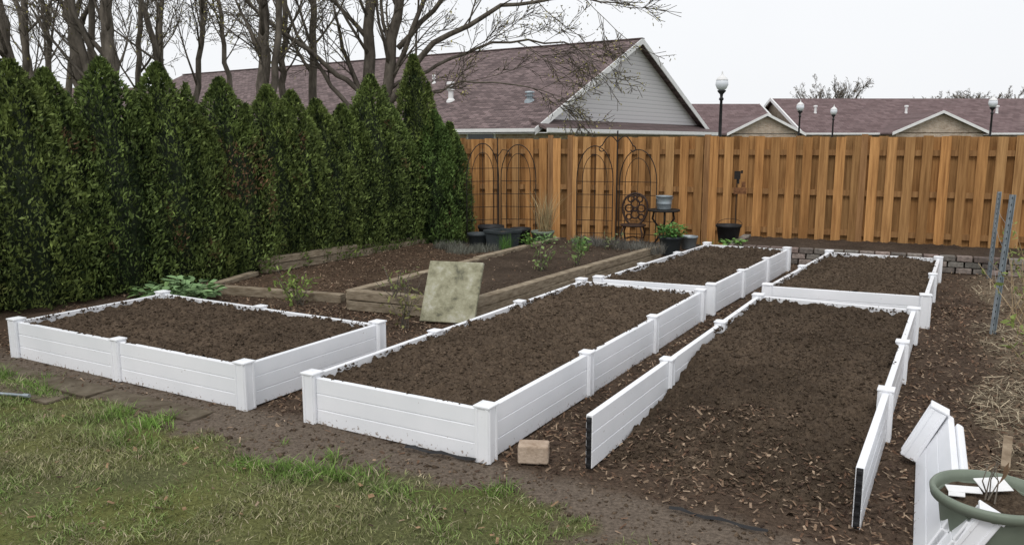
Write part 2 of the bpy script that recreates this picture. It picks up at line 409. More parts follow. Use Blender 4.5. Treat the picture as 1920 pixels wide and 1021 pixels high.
# ---------------------------------------------------------------- lawn blades
def blades(name,X,Y,Z,h,wd,C,mat,lean=.6,parent=None):
    n=len(X); th=rng.uniform(0,6.28,n); ln=np.abs(rng.normal(0,lean,n))*h; la=rng.uniform(0,6.28,n)
    bx=np.cos(th)*wd/2; by=np.sin(th)*wd/2
    P=np.stack([X,Y,Z],-1)
    V0=P+np.stack([bx,by,0*bx],-1); V1=P-np.stack([bx,by,0*bx],-1)
    mx=np.cos(la)*ln; my=np.sin(la)*ln
    Mid=P+np.stack([mx*.4,my*.4,h*.6],-1)
    V2=Mid-np.stack([bx,by,0*bx],-1)*.8; V3=Mid+np.stack([bx,by,0*bx],-1)*.8
    T=P+np.stack([mx,my,h],-1)
    V=np.stack([V0,V1,V2,V3,T],1).reshape(-1,3)
    o=5*np.arange(n)[:,None]
    F=np.concatenate([np.array([[0,1,2]])+o,np.array([[0,2,3]])+o,np.array([[3,2,4]])+o])
    return fast(name,V,F,np.repeat(C,5,0),mat,False,parent)
X,Y=scat(330000,-5.5,1.6,2.2,6.6); lawn,strip,straw,w,u=zones(X,Y)
cl=fbm(X*5,Y*5,101); 
keep=(rng.uniform(0,1,len(X))<lawn*(.22+1.0*sstep(.38,.65,cl)))&(w>1.2); X=X[keep];Y=Y[keep];w=w[keep];cl=cl[keep];n=len(X)
big=fbm(X*1.1,Y*1.1,103); edge=sstep(2.5,3.1,w)*sstep(.38,.6,fbm(X*2.2,Y*2.2,107))
k=np.clip(sstep(.4,.6,big)*.55+edge*.9+rng.normal(0,.2,n),0,1)[:,None]
C=np.array([.275,.27,.13])*(1-k)+np.array([.18,.30,.065])*k
dead=rng.uniform(0,1,n)<.2-.1*edge; C[dead]=np.array([.42,.37,.24])
C=C*rng.uniform(.5,1.25,n)[:,None]
h=rng.uniform(.010,.030,n)*(1+1.4*edge)*(.6+.8*cl)
blades('grass',X,Y,gz(X,Y)-.003,h,rng.uniform(.003,.006,n),C,M_grass,1.2)
X,Y=scat(160,-5,1,2.6,5.6); lawn,_,_,_,_=zones(X,Y); kk=lawn>.5; X=X[kk];Y=Y[kk];n=len(X)
chips('fallen_leaves',np.stack([X,Y,gz(X,Y)+.022],-1),rng.uniform(.015,.04,n),rng.uniform(.01,.025,n),np.array([(.26,.17,.10)])*rng.uniform(.5,1.3,n)[:,None],M_chip,.4)

# ---------------------------------------------------------------- timbers
def timber(mb,p,q,z,h=.1,wd=.11,tilt=0,dk=1):
    p=np.array(p,float);q=np.array(q,float); L=np.linalg.norm(q-p); n=max(1,int(L/2.4)); ang=math.atan2(*(q-p)[::-1])
    for i in range(n):
        a=p+(q-p)*i/n; b=p+(q-p)*(i+1)/n; c=(a+b)/2
        k=random.uniform(.75,1.1)*dk
        M=Matrix.Rotation(ang+random.uniform(-.008,.008),3,'Z')@Matrix.Rotation(tilt+random.uniform(-.004,.004),3,'Y')
        mb.box((c[0],c[1],z+random.uniform(-.006,.006)),(L/n-.006,wd,h),M=M,col=(k,k,k*.97))
mb=MB(); t=timber2
for z in (.055,.158,):
    timber(mb,t[0],t[1],z); timber(mb,t[1],t[2],z); timber(mb,t[0],t[3],z)
timber(mb,t[3],t[2],.1)
tb=mb.build('timber_garden_bed',[M_timber],bevel=.008)
soilgrid('timber_bed_soil',timber2,lambda X,Y,a,b:.165+0*X,.03,.05,(.75,.75,.78),.6,parent=tb)
mb=MB(); t=timber1
timber(mb,t[0],t[1],.045); timber(mb,(-3.35,10.7),(-1.5,13.7),.06,.11,.13); timber(mb,(-3.46,10.82),(-1.6,13.8),.10,.11,.13); timber(mb,(-3.3,10.75),(-2.4,12.2),.165,.09,.12)
timber(mb,t[0]+a2(-.02,.1),(-3.4,10.5),.03,.06)
tb=mb.build('timber_garden_bed',[M_timber],bevel=.008)
soilgrid('timber_bed_soil',timber1,lambda X,Y,a,b:.045+0*X,.03,.05,(.95,.88,.84),.6,parent=tb)
mb=MB()
timber(mb,(-4.4,6.28),(-2.9,5.46),.000,.03,.22,dk=.5); timber(mb,(-2.88,5.45),(-2.0,4.97),-.002,.03,.2,dk=.45); timber(mb,(-4.5,6.05),(-3.1,5.28),-.002,.03,.16,dk=.5)
timber(mb,(-5.2,6.75),(-4.3,6.3),.05,.1,.12,dk=.6); timber(mb,(-5.3,6.55),(-4.45,6.1),.03,.08,.12,dk=.6)
mb.build('edging_plank',[M_timber],bevel=.006)
mb=MB()
for (a,b,wd) in (((-.62,4.40),(-.20,4.2),.018),((.75,3.62),(1.15,3.38),.012),((-3.3,6.0),(-2.9,5.78),.03)):
    pts=[np.array(a)+(np.array(b)-np.array(a))*t for t in np.linspace(0,1,9)]
    for i in range(8):
        p=pts[i];q=pts[i+1]; o=np.array([.45,.87])*wd*(1+.6*math.sin(i*2.1))
        o2=np.array([.45,.87])*wd*(1+.6*math.sin((i+1)*2.1))
        z1=.016+.006*math.sin(i*1.7); z2=.016+.006*math.sin(i*1.7+1.7)
        mb.add([(p[0],p[1],z1),(q[0],q[1],z2),(q[0]+o2[0],q[1]+o2[1],z2+.01),(p[0]+o[0],p[1]+o[1],z1+.01)],[(0,1,2,3)])
mb.build('landscape_fabric',[M_black])

# ---------------------------------------------------------------- block retaining wall + raised soil
mb=MB()
def blockrow(p,q,z,off,h=.078,d=.12):
    L=np.linalg.norm(q-p); e=(q-p)/L; an=math.atan2(e[1],e[0]); s=off
    while s<L:
        l=.19; c=p+e*(s+l/2)+np.array([-e[1],e[0]])*random.uniform(-.006,.006)
        k=random.uniform(.55,1.25); r=random.uniform(.9,1.1)
        mb.box((c[0],c[1],z+h/2),(l-.008,d,h-.006),an,col=(.66*k*r,.56*k,.5*k)); s+=.2
blockrow(wallL,wallR,.0,0); blockrow(wallL,wallR,.08,.1); blockrow(wallL,wallR,.16,0,.078,.13)
side=a2(3.9,13.25)
blockrow(wallL,side,.0,0.1); blockrow(wallL,side,.08,0.2); blockrow(wallL,side,.16,0.1)
mb.build('block_retaining_wall',[noisemat('block',(.2,.2,.2),(.5,.5,.5),25,.95,.5,60,.1,attr=True)],bevel=.008)
soilgrid('flower_bed_soil',raised,lambda X,Y,a,b:.205+0*X,.04,.06,(.8,.8,.85),.6)

# ---------------------------------------------------------------- fence
mb=MB()
def fence(p,q,z0=0,hh=1.8):
    L=np.linalg.norm(q-p); e=(q-p)/L; an=math.atan2(e[1],e[0]); nrm=np.array([e[1],-e[0]])
    if nrm[1]>0: nrm=-nrm
    s=.07; i=0
    while s<L-.02:
        side=1 if i%2==0 else -1
        wd=.14
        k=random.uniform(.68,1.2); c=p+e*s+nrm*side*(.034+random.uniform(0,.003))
        if side<0: k*=.72  # rear boards coloured darker, painting in the shade behind the front ones
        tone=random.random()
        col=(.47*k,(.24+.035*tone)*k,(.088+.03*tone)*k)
        h=hh+random.uniform(-.012,.012)
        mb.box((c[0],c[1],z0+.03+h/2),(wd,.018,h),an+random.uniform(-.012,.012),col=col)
        s+=.122; i+=1
    for z in (.32,.95,1.58):
        c=p+e*L/2; mb.box((c[0],c[1],z0+z),(L,.042,.088),an,col=(.30,.165,.07))
    s=0
    while s<L+.05:
        c=p+e*s; mb.box((c[0],c[1],z0+.93),(.092,.11,1.87),an,col=(.30,.165,.075)); s+=2.4
fence(fP0,fR); fence(fL,fP0-a2(.05,-.01),0,1.77)
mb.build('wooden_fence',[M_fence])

# ---------------------------------------------------------------- arborvitae hedge
def arbor(cx,cy,H,R,seed,n=15000):
    rs=np.random.default_rng(seed)
    t=rs.uniform(0,1,n)**1.1; th=rs.uniform(0,6.283,n)
    wob=rs.uniform(-.06,.06,2)
    def prof(t): return R*np.clip(np.minimum(1,.85+.5*t)*(1-np.clip(t,0,1)**2.7)**.95,0,1)*(1-.10*t)
    pl=fbm(th*2.2+seed,t*3.2,seed,3)
    lump=vn(th*R*9,t*H*5.5,seed+5); lump2=vn(th*R*22+7,t*H*12,seed+6)
    pl2=.55*lump+.45*lump2
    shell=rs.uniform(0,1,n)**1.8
    top=np.minimum(1,prof(t)/R*2)
    r=prof(t)*(.74+.42*pl)+.15*(pl2-.5)*top-.15*shell*prof(t)/R
    r=np.maximum(r,.0)+.012
    z=t*H+.09*(lump-.5)*top
    # a few side leaders give an uneven top
    for q in range(3):
        a=rs.uniform(0,6.28); m=(rs.uniform(0,1,n)<.045); k=m.sum(); tt=rs.uniform(0,1,k); hb=H*rs.uniform(.66,.76); hh=H*rs.uniform(.14,.2)
        off=R*.42; r0=.14*(1-tt)**.8
        z[m]=hb+tt*hh; ph=th[m]
        xx=off*math.cos(a)+r0*np.cos(ph); yy=off*math.sin(a)+r0*np.sin(ph)
        r[m]=np.hypot(xx,yy); th[m]=np.arctan2(yy,xx); t[m]=z[m]/H
    X=cx+r*np.cos(th)+wob[0]*t;Y=cy+r*np.sin(th)+wob[1]*t
    out=np.stack([np.cos(th),np.sin(th),0*th],-1)
    up=np.array([0,0,1.])[None]*rs.uniform(.35,1.1,n)[:,None]+out*rs.uniform(.2,1.0,n)[:,None]+rs.normal(0,.35,(n,3))
    up/=np.linalg.norm(up,axis=1)[:,None]
    sd=np.cross(up,out+rs.normal(0,.6,(n,3))); sd/=np.linalg.norm(sd,axis=1)[:,None]+1e-6
    L=rs.uniform(.025,.075,n)[:,None]; Wd=L*rs.uniform(.2,.45,n)[:,None]
    P=np.stack([X,Y,z],-1)
    V=np.stack([P-sd*Wd*.3,P+sd*Wd*.5+up*L*.45,P+up*L,P-sd*Wd*.6+up*L*.55],1)
    c=np.clip(.40+.6*(pl-.45)+1.9*(pl2-.5)+.45*(1-shell)-.25+.1*t+rs.normal(0,.12,n),0,1)[:,None]  # recessed clumps darker, outer ones lighter: gap shade put into the leaf colour
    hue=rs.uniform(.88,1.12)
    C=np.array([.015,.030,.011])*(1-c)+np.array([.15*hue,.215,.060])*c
    br=sstep(.68,.76,fbm(th*1.5+seed*3,t*4,seed+9,3))*(t<.75)*sstep(.02,.2,t)
    br=(br*(rs.uniform(0,1,n)<.55))[:,None]
    C=C*(1-br)+np.array([.17,.10,.055])*br
    yl=(rs.uniform(0,1,n)<.06)[:,None]; C=np.where(yl,C*1.6+np.array([.02,.02,0]),C)
    F=np.arange(4)[None]+4*np.arange(n)[:,None]
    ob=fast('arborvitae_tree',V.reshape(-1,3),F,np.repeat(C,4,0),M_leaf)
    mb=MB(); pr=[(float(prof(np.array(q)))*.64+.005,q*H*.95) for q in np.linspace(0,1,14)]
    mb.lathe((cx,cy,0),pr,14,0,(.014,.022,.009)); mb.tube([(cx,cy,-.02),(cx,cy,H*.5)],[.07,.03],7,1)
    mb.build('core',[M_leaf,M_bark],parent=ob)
hl=[(-5.35,8.72,2.58,.68),(-5.12,9.1,2.52,.62),(-4.8,9.54,2.68,.70),(-4.38,10.16,2.68,.68),(-4.1,10.5,2.2,.6),(-3.86,10.9,2.56,.70),(-3.46,11.5,2.5,.62),(-3.22,11.85,2.45,.6),(-2.9,12.35,2.36,.62),(-2.62,12.8,2.3,.62),(-2.32,13.2,2.78,.62),(-2.0,13.7,2.35,.6),(-1.65,14.2,3.2,.55),(-1.35,14.0,2.25,.5),(-1.02,14.0,2.05,.33),
    (-5.75,8.1,2.6,.7),(-6.15,7.4,2.6,.7),(-6.55,6.7,2.6,.7)]
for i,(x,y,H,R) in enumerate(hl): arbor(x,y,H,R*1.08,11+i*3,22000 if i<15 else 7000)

# ---------------------------------------------------------------- bare trees
def unit(v): return v/(np.linalg.norm(v)+1e-9)
def grow(mb,st,dr,length,r,lev,maxl,rs,tips,up=.05,nch=(8,6,4),minr=.0055):
    n=int(np.clip(length/.3,3,9)); pts=[np.array(st,float)]; d=unit(np.array(dr,float)); dirs=[d]
    for i in range(n):
        d=unit(d+rs.normal(0,.09,3)+np.array([0,0,up])); pts.append(pts[-1]+d*length/n); dirs.append(d)
    rad=np.maximum(np.linspace(r,r*.3,n+1),minr)
    mb.tube(pts,rad,6 if lev==0 else (4 if lev==1 else 3))
    spawn(mb,pts,dirs,rad,length,lev,maxl,rs,tips,up,nch,.15,minr)
def spawn(mb,pts,dirs,rad,length,lev,maxl,rs,tips,up,nch,t0=.2,minr=.0055):
    n=len(pts)-1
    if lev>=maxl:
        tips.append(pts[-1]); tips.append(pts[n//2]); return
    for c in range(nch[min(lev,len(nch)-1)]):
        t=rs.uniform(t0,1); f=t*n; i=min(int(f),n-1); P=pts[i]+(pts[i+1]-pts[i])*(f-i)
        side=unit(np.cross(dirs[i],rs.normal(0,1,3))); a=rs.uniform(.35,.85)
        d=dirs[i]*math.cos(a)+side*math.sin(a)
        grow(mb,P,d,length*rs.uniform(.35,.62)*(1-.3*t),rad[i]*rs.uniform(.28,.48),lev+1,maxl,rs,tips,up,nch,minr)
def tree(limbs,seed,buds=0,nch=(9,6,4),maxl=3,budcol=(.22,.2,.06),name='bare_tree',minr=.006,up=.07,bs=1):
    rs=np.random.default_rng(seed); mb=MB(); tips=[]
    for (P,r0,r1,t0) in limbs:
        P=np.array(P,float); k=len(P); tt=np.linspace(0,k-1,(k-1)*4+1); Q=np.stack([np.interp(tt,range(k),P[:,j]) for j in range(3)],-1)
        Q[1:]+=rs.normal(0,.025,Q[1:].shape); rad=np.linspace(r0,r1,len(Q)); mb.tube(Q,rad,8)
        dirs=[unit(v) for v in np.gradient(Q,axis=0)]
        spawn(mb,list(Q),dirs,rad,min(np.linalg.norm(P[-1]-P[0]),5.)*.8,0,maxl,rs,tips,up,nch,t0,minr)
    ob=mb.build(name,[M_bark],smooth=True)
    if buds and tips:
        T=np.array(tips); T=T[rs.integers(0,len(T),buds)]+rs.normal(0,.06,(buds,3))
        chips('buds',T,rs.uniform(.015,.04,buds)*bs,rs.uniform(.012,.025,buds)*bs,np.array([budcol])*rs.uniform(.5,1.4,buds)[:,None],M_leaf,.8,ob)
    return ob
def sx(px,d): return (px-960)/1530*d
specs=[(38,18,15.5,.13),(105,106,17,.07),(158,146,15,.12),(215,216,14.5,.14),(262,282,18,.07),(330,275,17,.08),(372,400,18,.07),(497,506,15.8,.13),(530,548,17.5,.08),(588,598,18.5,.10),(75,50,19,.08),(440,420,20,.07),(130,175,21,.09),(300,320,21,.09)]
for i,(b,t,d,r) in enumerate(specs):
    xb=sx(b,d); x1=sx(t,d); zt=1.75+265/1530*d*1.06; dx=(x1-xb)
    l=[([(xb-.1*dx,d,-.1),(xb,d,2.6),(xb+dx*.5,d,(2.6+zt)/2),(x1,d,zt),(x1+dx*.3,d+.3,zt+3)],r*1.1,r*.5,.28)]
    if r>.1:
        s=random.choice((-1,1)); l.append(([(xb,d,1.9),(xb+.35*s,d-.2,3.2),(xb+.6*s,d-.3,zt+1),(xb+.7*s,d-.3,zt+3)],r*.6,r*.3,.15))
    tree(l,100+i,700,nch=(9,7,4))
d=16.6
tree([([(-3.15,d+.4,-.1),(-3.0,d+.4,2.4),(-2.85,d+.4,4.6),(-3.0,d+.4,7.5)],.16,.07,.3),
      ([(-2.7,d+.3,-.1),(-2.62,d+.2,2.5),(-2.3,d,4.2),(-1.8,d-.2,6.3)],.14,.07,.4),
      ([(-2.6,d+.2,2.4),(-1.6,d,3.7),(-.2,d-.2,4.35),(1.1,d-.3,4.5),(2.3,d-.4,4.35)],.075,.009,.15),
      ([(-2.5,d+.2,2.8),(-1.5,d+.3,3.3),(-.4,d+.2,3.75),(1.0,d+.1,3.75),(1.9,d+.1,3.3)],.045,.007,.15),
      ([(-2.6,d+.2,2.3),(-2.0,d+.3,2.7),(-1.0,d+.2,2.95),(.2,d+.1,2.9),(1.1,d+.1,2.6)],.035,.006,.15),
      ([(-2.3,d+.1,3.6),(-1.3,d+.1,4.6),(-.2,d,5.1),(1.5,d,5.3)],.06,.012,.2),
      ([(-2.62,d+.2,2.6),(-1.8,d,4.4),(-1.2,d,5.8)],.06,.03,.2),
      ([(-3.0,d+.4,2.6),(-3.8,d+.2,3.3),(-5.0,d,4.2),(-5.8,d,5.4)],.065,.02,.2),
      ([(-2.95,d+.4,2.0),(-3.7,d+.3,2.9),(-4.4,d+.3,3.9),(-4.8,d+.3,5.2)],.055,.02,.3)],7,6500,nch=(11,7,4),budcol=(.34,.31,.11),up=.02)
for i,(px,dd,H,wd) in enumerate(((1530,95,8.2,2.2),(1565,95,8.8,2.6),(1790,98,7.4,2.4),(1830,100,7.7,2.4),(1905,100,8.0,2.4),(1760,100,7.0,2))):
    x=sx(px,dd); l=[([(x,dd,-.1),(x,dd,H*.35),(x,dd,H*.6)],.25,.1,.4)]
    for q in range(8):
        a=random.uniform(0,6.28); l.append(([(x,dd,H*.35),(x+math.cos(a)*wd*.5,dd+math.sin(a)*wd*.5,H*.62),(x+math.cos(a)*wd,dd+math.sin(a)*wd,H*.86)],.09,.035,.2))
    tree(l,300+i,1300,nch=(7,6,3),maxl=3,budcol=(.20,.165,.12),minr=.016,bs=3)
rs=np.random.default_rng(5); n=16000
for (cx,cy,H,R) in ((-16.3,24,10,2.6),(-22,33,11,3.2)):
    t=rs.uniform(.05,1,n); th=rs.uniform(0,6.28,n); lay=.6+.4*np.sin(t*60+3*fbm(th*2,t*5,3))
    r=R*(1-t)*lay*rs.uniform(.4,1,n); P=np.stack([cx+r*np.cos(th),cy+r*np.sin(th),t*H-.15*r],-1)
    c=rs.uniform(0,1,n)[:,None]; C=np.array([.012,.02,.01])*(1-c)+np.array([.04,.06,.03])*c
    ob=bpy.data.objects.new('spruce_tree',None); link(ob)
    chips('needles',P,rs.uniform(.1,.3,n),rs.uniform(.03,.1,n),C,M_leaf,.6,ob)
    mb=MB(); mb.tube([(cx,cy,-.1),(cx,cy,H)],[.2,.03],8); mb.build('trunk',[M_bark],parent=ob)

# ---------------------------------------------------------------- main house
house=bpy.data.objects.new('bungalow_house',None); link(house)
house.location=(.94,32,0); house.rotation_euler=(0,0,math.atan2(-.568,.823))
LN=37; WD=18.8; ZE=2.29; RS=4.32; mid=WD/2
mb=MB(); mb.box((-LN/2,mid,1.15),(LN-.9,WD-.9,2.35),0); mb.build('walls',[M_brick],house)
mb=MB()
k=RS/mid
for xx in (-.45,-LN+.45):
    mb.add([(xx,.45,2.34),(xx,WD-.45,2.34),(xx,WD-.45,ZE+.45*k-.05),(xx,mid,ZE+RS-.12),(xx,.45,ZE+.45*k-.05)],[(0,1,2,3,4)])
mb.build('gable_siding',[M_siding],house)
mb=MB(); th=.14
def slab(x0,x1,y0,z0,y1,z1,m=0):
    mb.hexa([(x0,y0,z0-th),(x1,y0,z0-th),(x1,y1,z1-th),(x0,y1,z1-th),(x0,y0,z0),(x1,y0,z0),(x1,y1,z1),(x0,y1,z1)],m)
slab(-LN,-.04,0,ZE,mid,ZE+RS); slab(-LN,-.04,WD,ZE,mid,ZE+RS)
mb.hexa([(-.45,.2,2.52),(.38,.2,2.2),(.38,WD-.2,2.2),(-.45,WD-.2,2.52),(-.45,.2,2.66),(.38,.2,2.3),(.38,WD-.2,2.3),(-.45,WD-.2,2.66)])
mb.build('roof',[M_roof],house)
mb=MB()
for (ya,za,yb,zb) in ((-.02,ZE-.03,mid,ZE+RS-.0),(WD+.02,ZE-.03,mid,ZE+RS-.0)):
    mb.hexa([(-.04,ya,za-.24),(.0,ya,za-.24),(.0,yb,zb-.24),(-.04,yb,zb-.24),(-.04,ya,za+.03),(.0,ya,za+.03),(.0,yb,zb+.03),(-.04,yb,zb+.03)])
mb.box((.43,mid,2.2),(.06,WD-.3,.16)); mb.box((-LN/2,-.06,2.2),(LN,.1,.14)); mb.box((-LN/2,.22,2.08),(LN-.2,.5,.03)); mb.box((0,mid,2.1),(.78,WD-.5,.03))
for xx,zz in ((-8,1.6),(-15,1.6),(-24,1.6),(-3,1.6)): mb.box((xx,.43,zz-.1),(1.5,.06,1.3))
mb.build('trim',[M_white],house)
mb=MB()
for xx in (-8,-15,-24,-3): mb.box((xx,.40,1.5),(1.3,.05,1.1))
mb.build('windows',[M_window],house)
mb=MB()
def vent(m,kk,h,r,mi):
    y=kk*mid; z=ZE+RS*kk
    mb.lathe((-m,y,z-.1),[(r*1.9,0),(r*1.7,.12),(r,.2),(r,h*.55),(r*1.6,h*.6),(r*1.6,h*.68),(r,.7*h),(r,h*.85),(r*1.7,h*.88),(r*1.5,h),(0.001,h+.02)],12,mi)
vent(6.6,.31,.95,.12,0); vent(9.5,.55,.5,.06,0); vent(2.0,.275,.5,.13,1); vent(13,.35,.6,.08,0); vent(21,.4,.6,.08,0)
mb.build('roof_vents',[M_white,M_galv],house)
mb=MB(); mb.box((-LN/2,mid,ZE+RS+.01),(LN,.28,.05)); mb.build('ridge_cap',[M_roof],house)

# ---------------------------------------------------------------- far terraces
def terrace(x0,x1,y,ze,zr,dp,gables,rake=None):
    ob=bpy.data.objects.new('brick_bungalow',None); link(ob); ob.location=(x0,y,0); L=x1-x0
    mb=MB(); mb.box((L/2,dp/2,ze/2),(L-.6,dp-.8,ze)); 
    mr=MB(); 
    mr.hexa([(0,0,ze-.12),(L,0,ze-.12),(L,dp/2,zr-.12),(0,dp/2,zr-.12),(0,0,ze),(L,0,ze),(L,dp/2,zr),(0,dp/2,zr)])
    mr.hexa([(0,dp,ze-.12),(L,dp,ze-.12),(L,dp/2,zr-.12),(0,dp/2,zr-.12),(0,dp,ze),(L,dp,ze),(L,dp/2,zr),(0,dp/2,zr)])
    mt=MB(); mt.box((L/2,-.05,ze-.06),(L,.1,.14))
    for gx in (0,L):
        for yy in (0,dp):
            mt.hexa([(gx-.06,yy,ze-.2),(gx+.06,yy,ze-.2),(gx+.06,dp/2,zr-.2),(gx-.06,dp/2,zr-.2),(gx-.06,yy,ze+.06),(gx+.06,yy,ze+.06),(gx+.06,dp/2,zr+.06),(gx-.06,dp/2,zr+.06)])
        mb.add([(abs(gx-.35),.4,ze-.1),(abs(gx-.35),dp-.4,ze-.1),(abs(gx-.35),dp/2,zr-.2)],[(0,1,2)])
    for (gx,gw,gh) in gables:
        gx-=x0; yb=(gh/(zr-ze))*dp/2
        mb.box((gx,-1.0,ze/2),(gw-.8,1.6,ze)); 
        mb.add([(gx-gw/2+.4,-1.8,ze-.05),(gx+gw/2-.4,-1.8,ze-.05),(gx+gw/2-.7,-1.8,ze+.2),(gx+.5,-1.8,ze+gh-.25),(gx-.5,-1.8,ze+gh-.25),(gx-gw/2+.7,-1.8,ze+.2)],[(0,1,2,3,4,5)])
        for s in (-1,1):
            P=[(gx+s*gw/2,-2.1,ze-.12),(gx+s*gw/2,yb*.05,ze-.12),(gx,yb,ze+gh-.12),(gx,-2.1,ze+gh-.12)]
            mr.hexa([*P,*[(p[0],p[1],p[2]+.12) for p in P]])
            mt.hexa([(gx+s*gw/2,-2.16,ze-.18),(gx,-2.16,ze+gh-.16),(gx,-2.1,ze+gh-.16),(gx+s*gw/2,-2.1,ze-.18),(gx+s*gw/2,-2.16,ze+.03),(gx,-2.16,ze+gh+.04),(gx,-2.1,ze+gh+.04),(gx+s*gw/2,-2.1,ze+.03)])
        mt.box((gx,-1.85,1.3),(1.6,.1,1.3))
    for q in range(int(L/7)):
        xx=2.5+q*7.3; kk=.55; mt.lathe((xx,dp/2*kk,ze+(zr-ze)*kk-.1),[(.14,0),(.1,.2),(.1,.55),(.17,.58),(.15,.7),(.001,.72)],8)
    mb.build('walls',[M_brick],ob); mr.build('roof',[M_roof2],ob); mt.build('trim',[M_white],ob)
terrace(4,21.3,63,2.35,4.95,15,[(19.0,5.9,1.45)])
terrace(21.9,62,61.5,2.4,5.35,16,[(31.3,7.2,1.55),(48,7.2,1.55)])
terrace(-48,-21,58,2.4,6.0,16,[(-30,7,1.6)])

# ---------------------------------------------------------------- street lamps
def lamp(px,dd,H=4.25):
    x=sx(px,dd); mb=MB()
    mb.lathe((x,dd,-.05),[(.24,0),(.24,.15),(.17,.25),(.15,.6),(.10,.72),(.075,.9),(.06,2.2),(.05,H-.95),(.085,H-.92),(.085,H-.86),(.05,H-.83),(.06,H-.72),(.15,H-.62),(.16,H-.58),(.10,H-.56)],16,0)
    mb.lathe((x,dd,-.05),[(.10,H-.57),(.17,H-.52),(.235,H-.38),(.22,H-.24),(.19,H-.2)],16,1)
    mb.lathe((x,dd,-.05),[(.225,H-.21),(.21,H-.17),(.12,H-.07),(.05,H-.03),(.04,H),(.02,H+.04),(.03,H+.08),(.001,H+.13)],16,2)
    mb.build('street_lamp',[M_black,M_glass,M_white],smooth=True)
lamp(1350,30.5); lamp(1498,51); lamp(1561,58); lamp(1857,45.5)

# ---------------------------------------------------------------- trellises
def trellis(p,q,H,n_arch=2,r=.0085):
    mb=MB(); p=np.array(p,float);q=np.array(q,float)
    def pt(s,z): c=p+(q-p)*s; return (c[0],c[1],z)
    for a in range(n_arch):
        s0=a/n_arch+.015; s1=(a+1)/n_arch-.015; zs=H*.66
        for sh in (0,.16):
            a0=s0+(s1-s0)*sh; a1=s1-(s1-s0)*sh; zt=H*(1-.55*sh)
            for sgn in (0,1):
                e=a0 if sgn==0 else a1; m=(a0+a1)/2
                pts=[pt(e,0.0),pt(e,zs*.5),pt(e,zs)]
                for t in np.linspace(.15,1,7):
                    pts.append(pt(e+(m-e)*(1-math.cos(t*math.pi/2)),zs+(zt-zs)*math.sin(t*math.pi/2)))
                mb.tube(pts,r if sh==0 else r*.7,5)
        mb.tube([pt((s0+s1)/2,0),pt((s0+s1)/2,H)],r*.7,5)
        for z in np.arange(.2,H*.78,.22): mb.tube([pt(s0,z),pt(s1,z)],r*.6,4)
    return mb.build('garden_trellis',[M_iron])
trellis((-.78,13.75),(-.22,13.95),1.72,1); trellis((-.20,14.0),(.42,13.9),1.70,1)
trellis((1.10,13.85),(1.72,13.7),1.68,1); trellis((1.82,13.75),(2.42,13.45),1.62,1)
mb=MB()
c=(1.75,13.5)
mb.tube([(c[0],c[1],0),(c[0],c[1],1.93)],.012,6)
for s in (-1,1):
    pts=[(c[0]+s*.26*t,c[1],1.74+.13*math.sin(t*math.pi)-.06*t) for t in np.linspace(0,1,9)]
    pts+=[(c[0]+s*(.26+.045*math.sin(a)),c[1],1.635+.045*math.cos(a)) for a in np.linspace(0,4.2,8)]
    mb.tube(pts,.009,6)
mb.build('shepherd_hook',[M_iron])
mb=MB(); mb.tube([(-.24,13.5,0),(-.24,13.5,1.82)],.009,6); mb.tube([(-.24,13.5,1.5),(-.16,13.5,1.62),(-.05,13.5,1.6),(-.03,13.5,1.5)],.007,5); mb.build('plant_stake',[M_iron])

# ---------------------------------------------------------------- chair
def arcpts(c,R,a0,a1,n,ax,az):
    return [tuple(np.array(c)+R*(math.cos(a)*np.array(ax)+math.sin(a)*np.array(az))) for a in np.linspace(a0,a1,n)]
mb=MB(); cx,cy=1.95,12.9; ux=np.array([.96,-.28,0.]); uy=np.array([.28,.96,0.]); uz=np.array([0,0,1.])
def L(x,y,z): return tuple(np.array([cx,cy,0])+ux*x+uy*y+uz*z)
mb.lathe((cx,cy,.42),[(.001,.012),(.19,.012),(.205,.018),(.21,.0),(.19,-.012),(.001,-.012)],20)
for sxx in (-1,1):
    for sy in (-1,1):
        mb.tube([L(.13*sxx,.13*sy,.42),L(.17*sxx,.17*sy,.30),L(.14*sxx,.14*sy,.15),L(.19*sxx,.19*sy,0)],[.014,.014,.011,.014],6)
mb.tube([L(-.15,-.15,.2),L(0,0,.24),L(.15,.15,.2)],.008,5); mb.tube([L(.15,-.15,.2),L(0,0,.24),L(-.15,.15,.2)],.008,5)
mb.tube([L(.20*math.cos(a)*(1+.15*math.sin(a)),.19+.03*math.sin(a),.66+.26*math.sin(a)) for a in np.linspace(0,2*math.pi,25)[:-1]],.018,6,closed=True)
for (ox,oz,R) in ((0,.76,.07),(-.1,.68,.06),(1e-1,.68,.06),(0,.58,.065),(-.07,.83,.05),(.07,.83,.05),(-.1,.54,.045),(.1,.54,.045),(0,.66,.03),(0,.86,.03)):
    mb.tube([L(ox+R*math.cos(a),.205,oz+R*math.sin(a)) for a in np.linspace(0,2*math.pi,13)[:-1]],.014,5,closed=True)
mb.build('garden_chair',[noisemat('bronze_iron',(.02,.012,.01),(.06,.035,.025),30,.6,.1)],smooth=True)
tx,ty=2.44,12.9
mb=MB(); mb.lathe((tx,ty,.66),[(.001,.012),(.24,.012),(.25,.02),(.255,-.01),(.24,-.014),(.001,-.014)],28)
for a in (0.4,2.5,4.6):
    c,s=math.cos(a),math.sin(a)
    mb.tube([(tx+c*.17,ty+s*.17,.65),(tx+c*.20,ty+s*.20,.52),(tx+c*.08,ty+s*.08,.38),(tx+c*.06,ty+s*.06,.26),(tx+c*.17,ty+s*.17,.1),(tx+c*.21,ty+s*.21,0)],.016,6)
mb.tube(arcpts((tx,ty,.34),.07,0,6.0,14,(1,0,0),(0,1,0)),.009,5)
mb.build('bistro_table',[M_iron],smooth=True)
mb=MB(); z0=.675
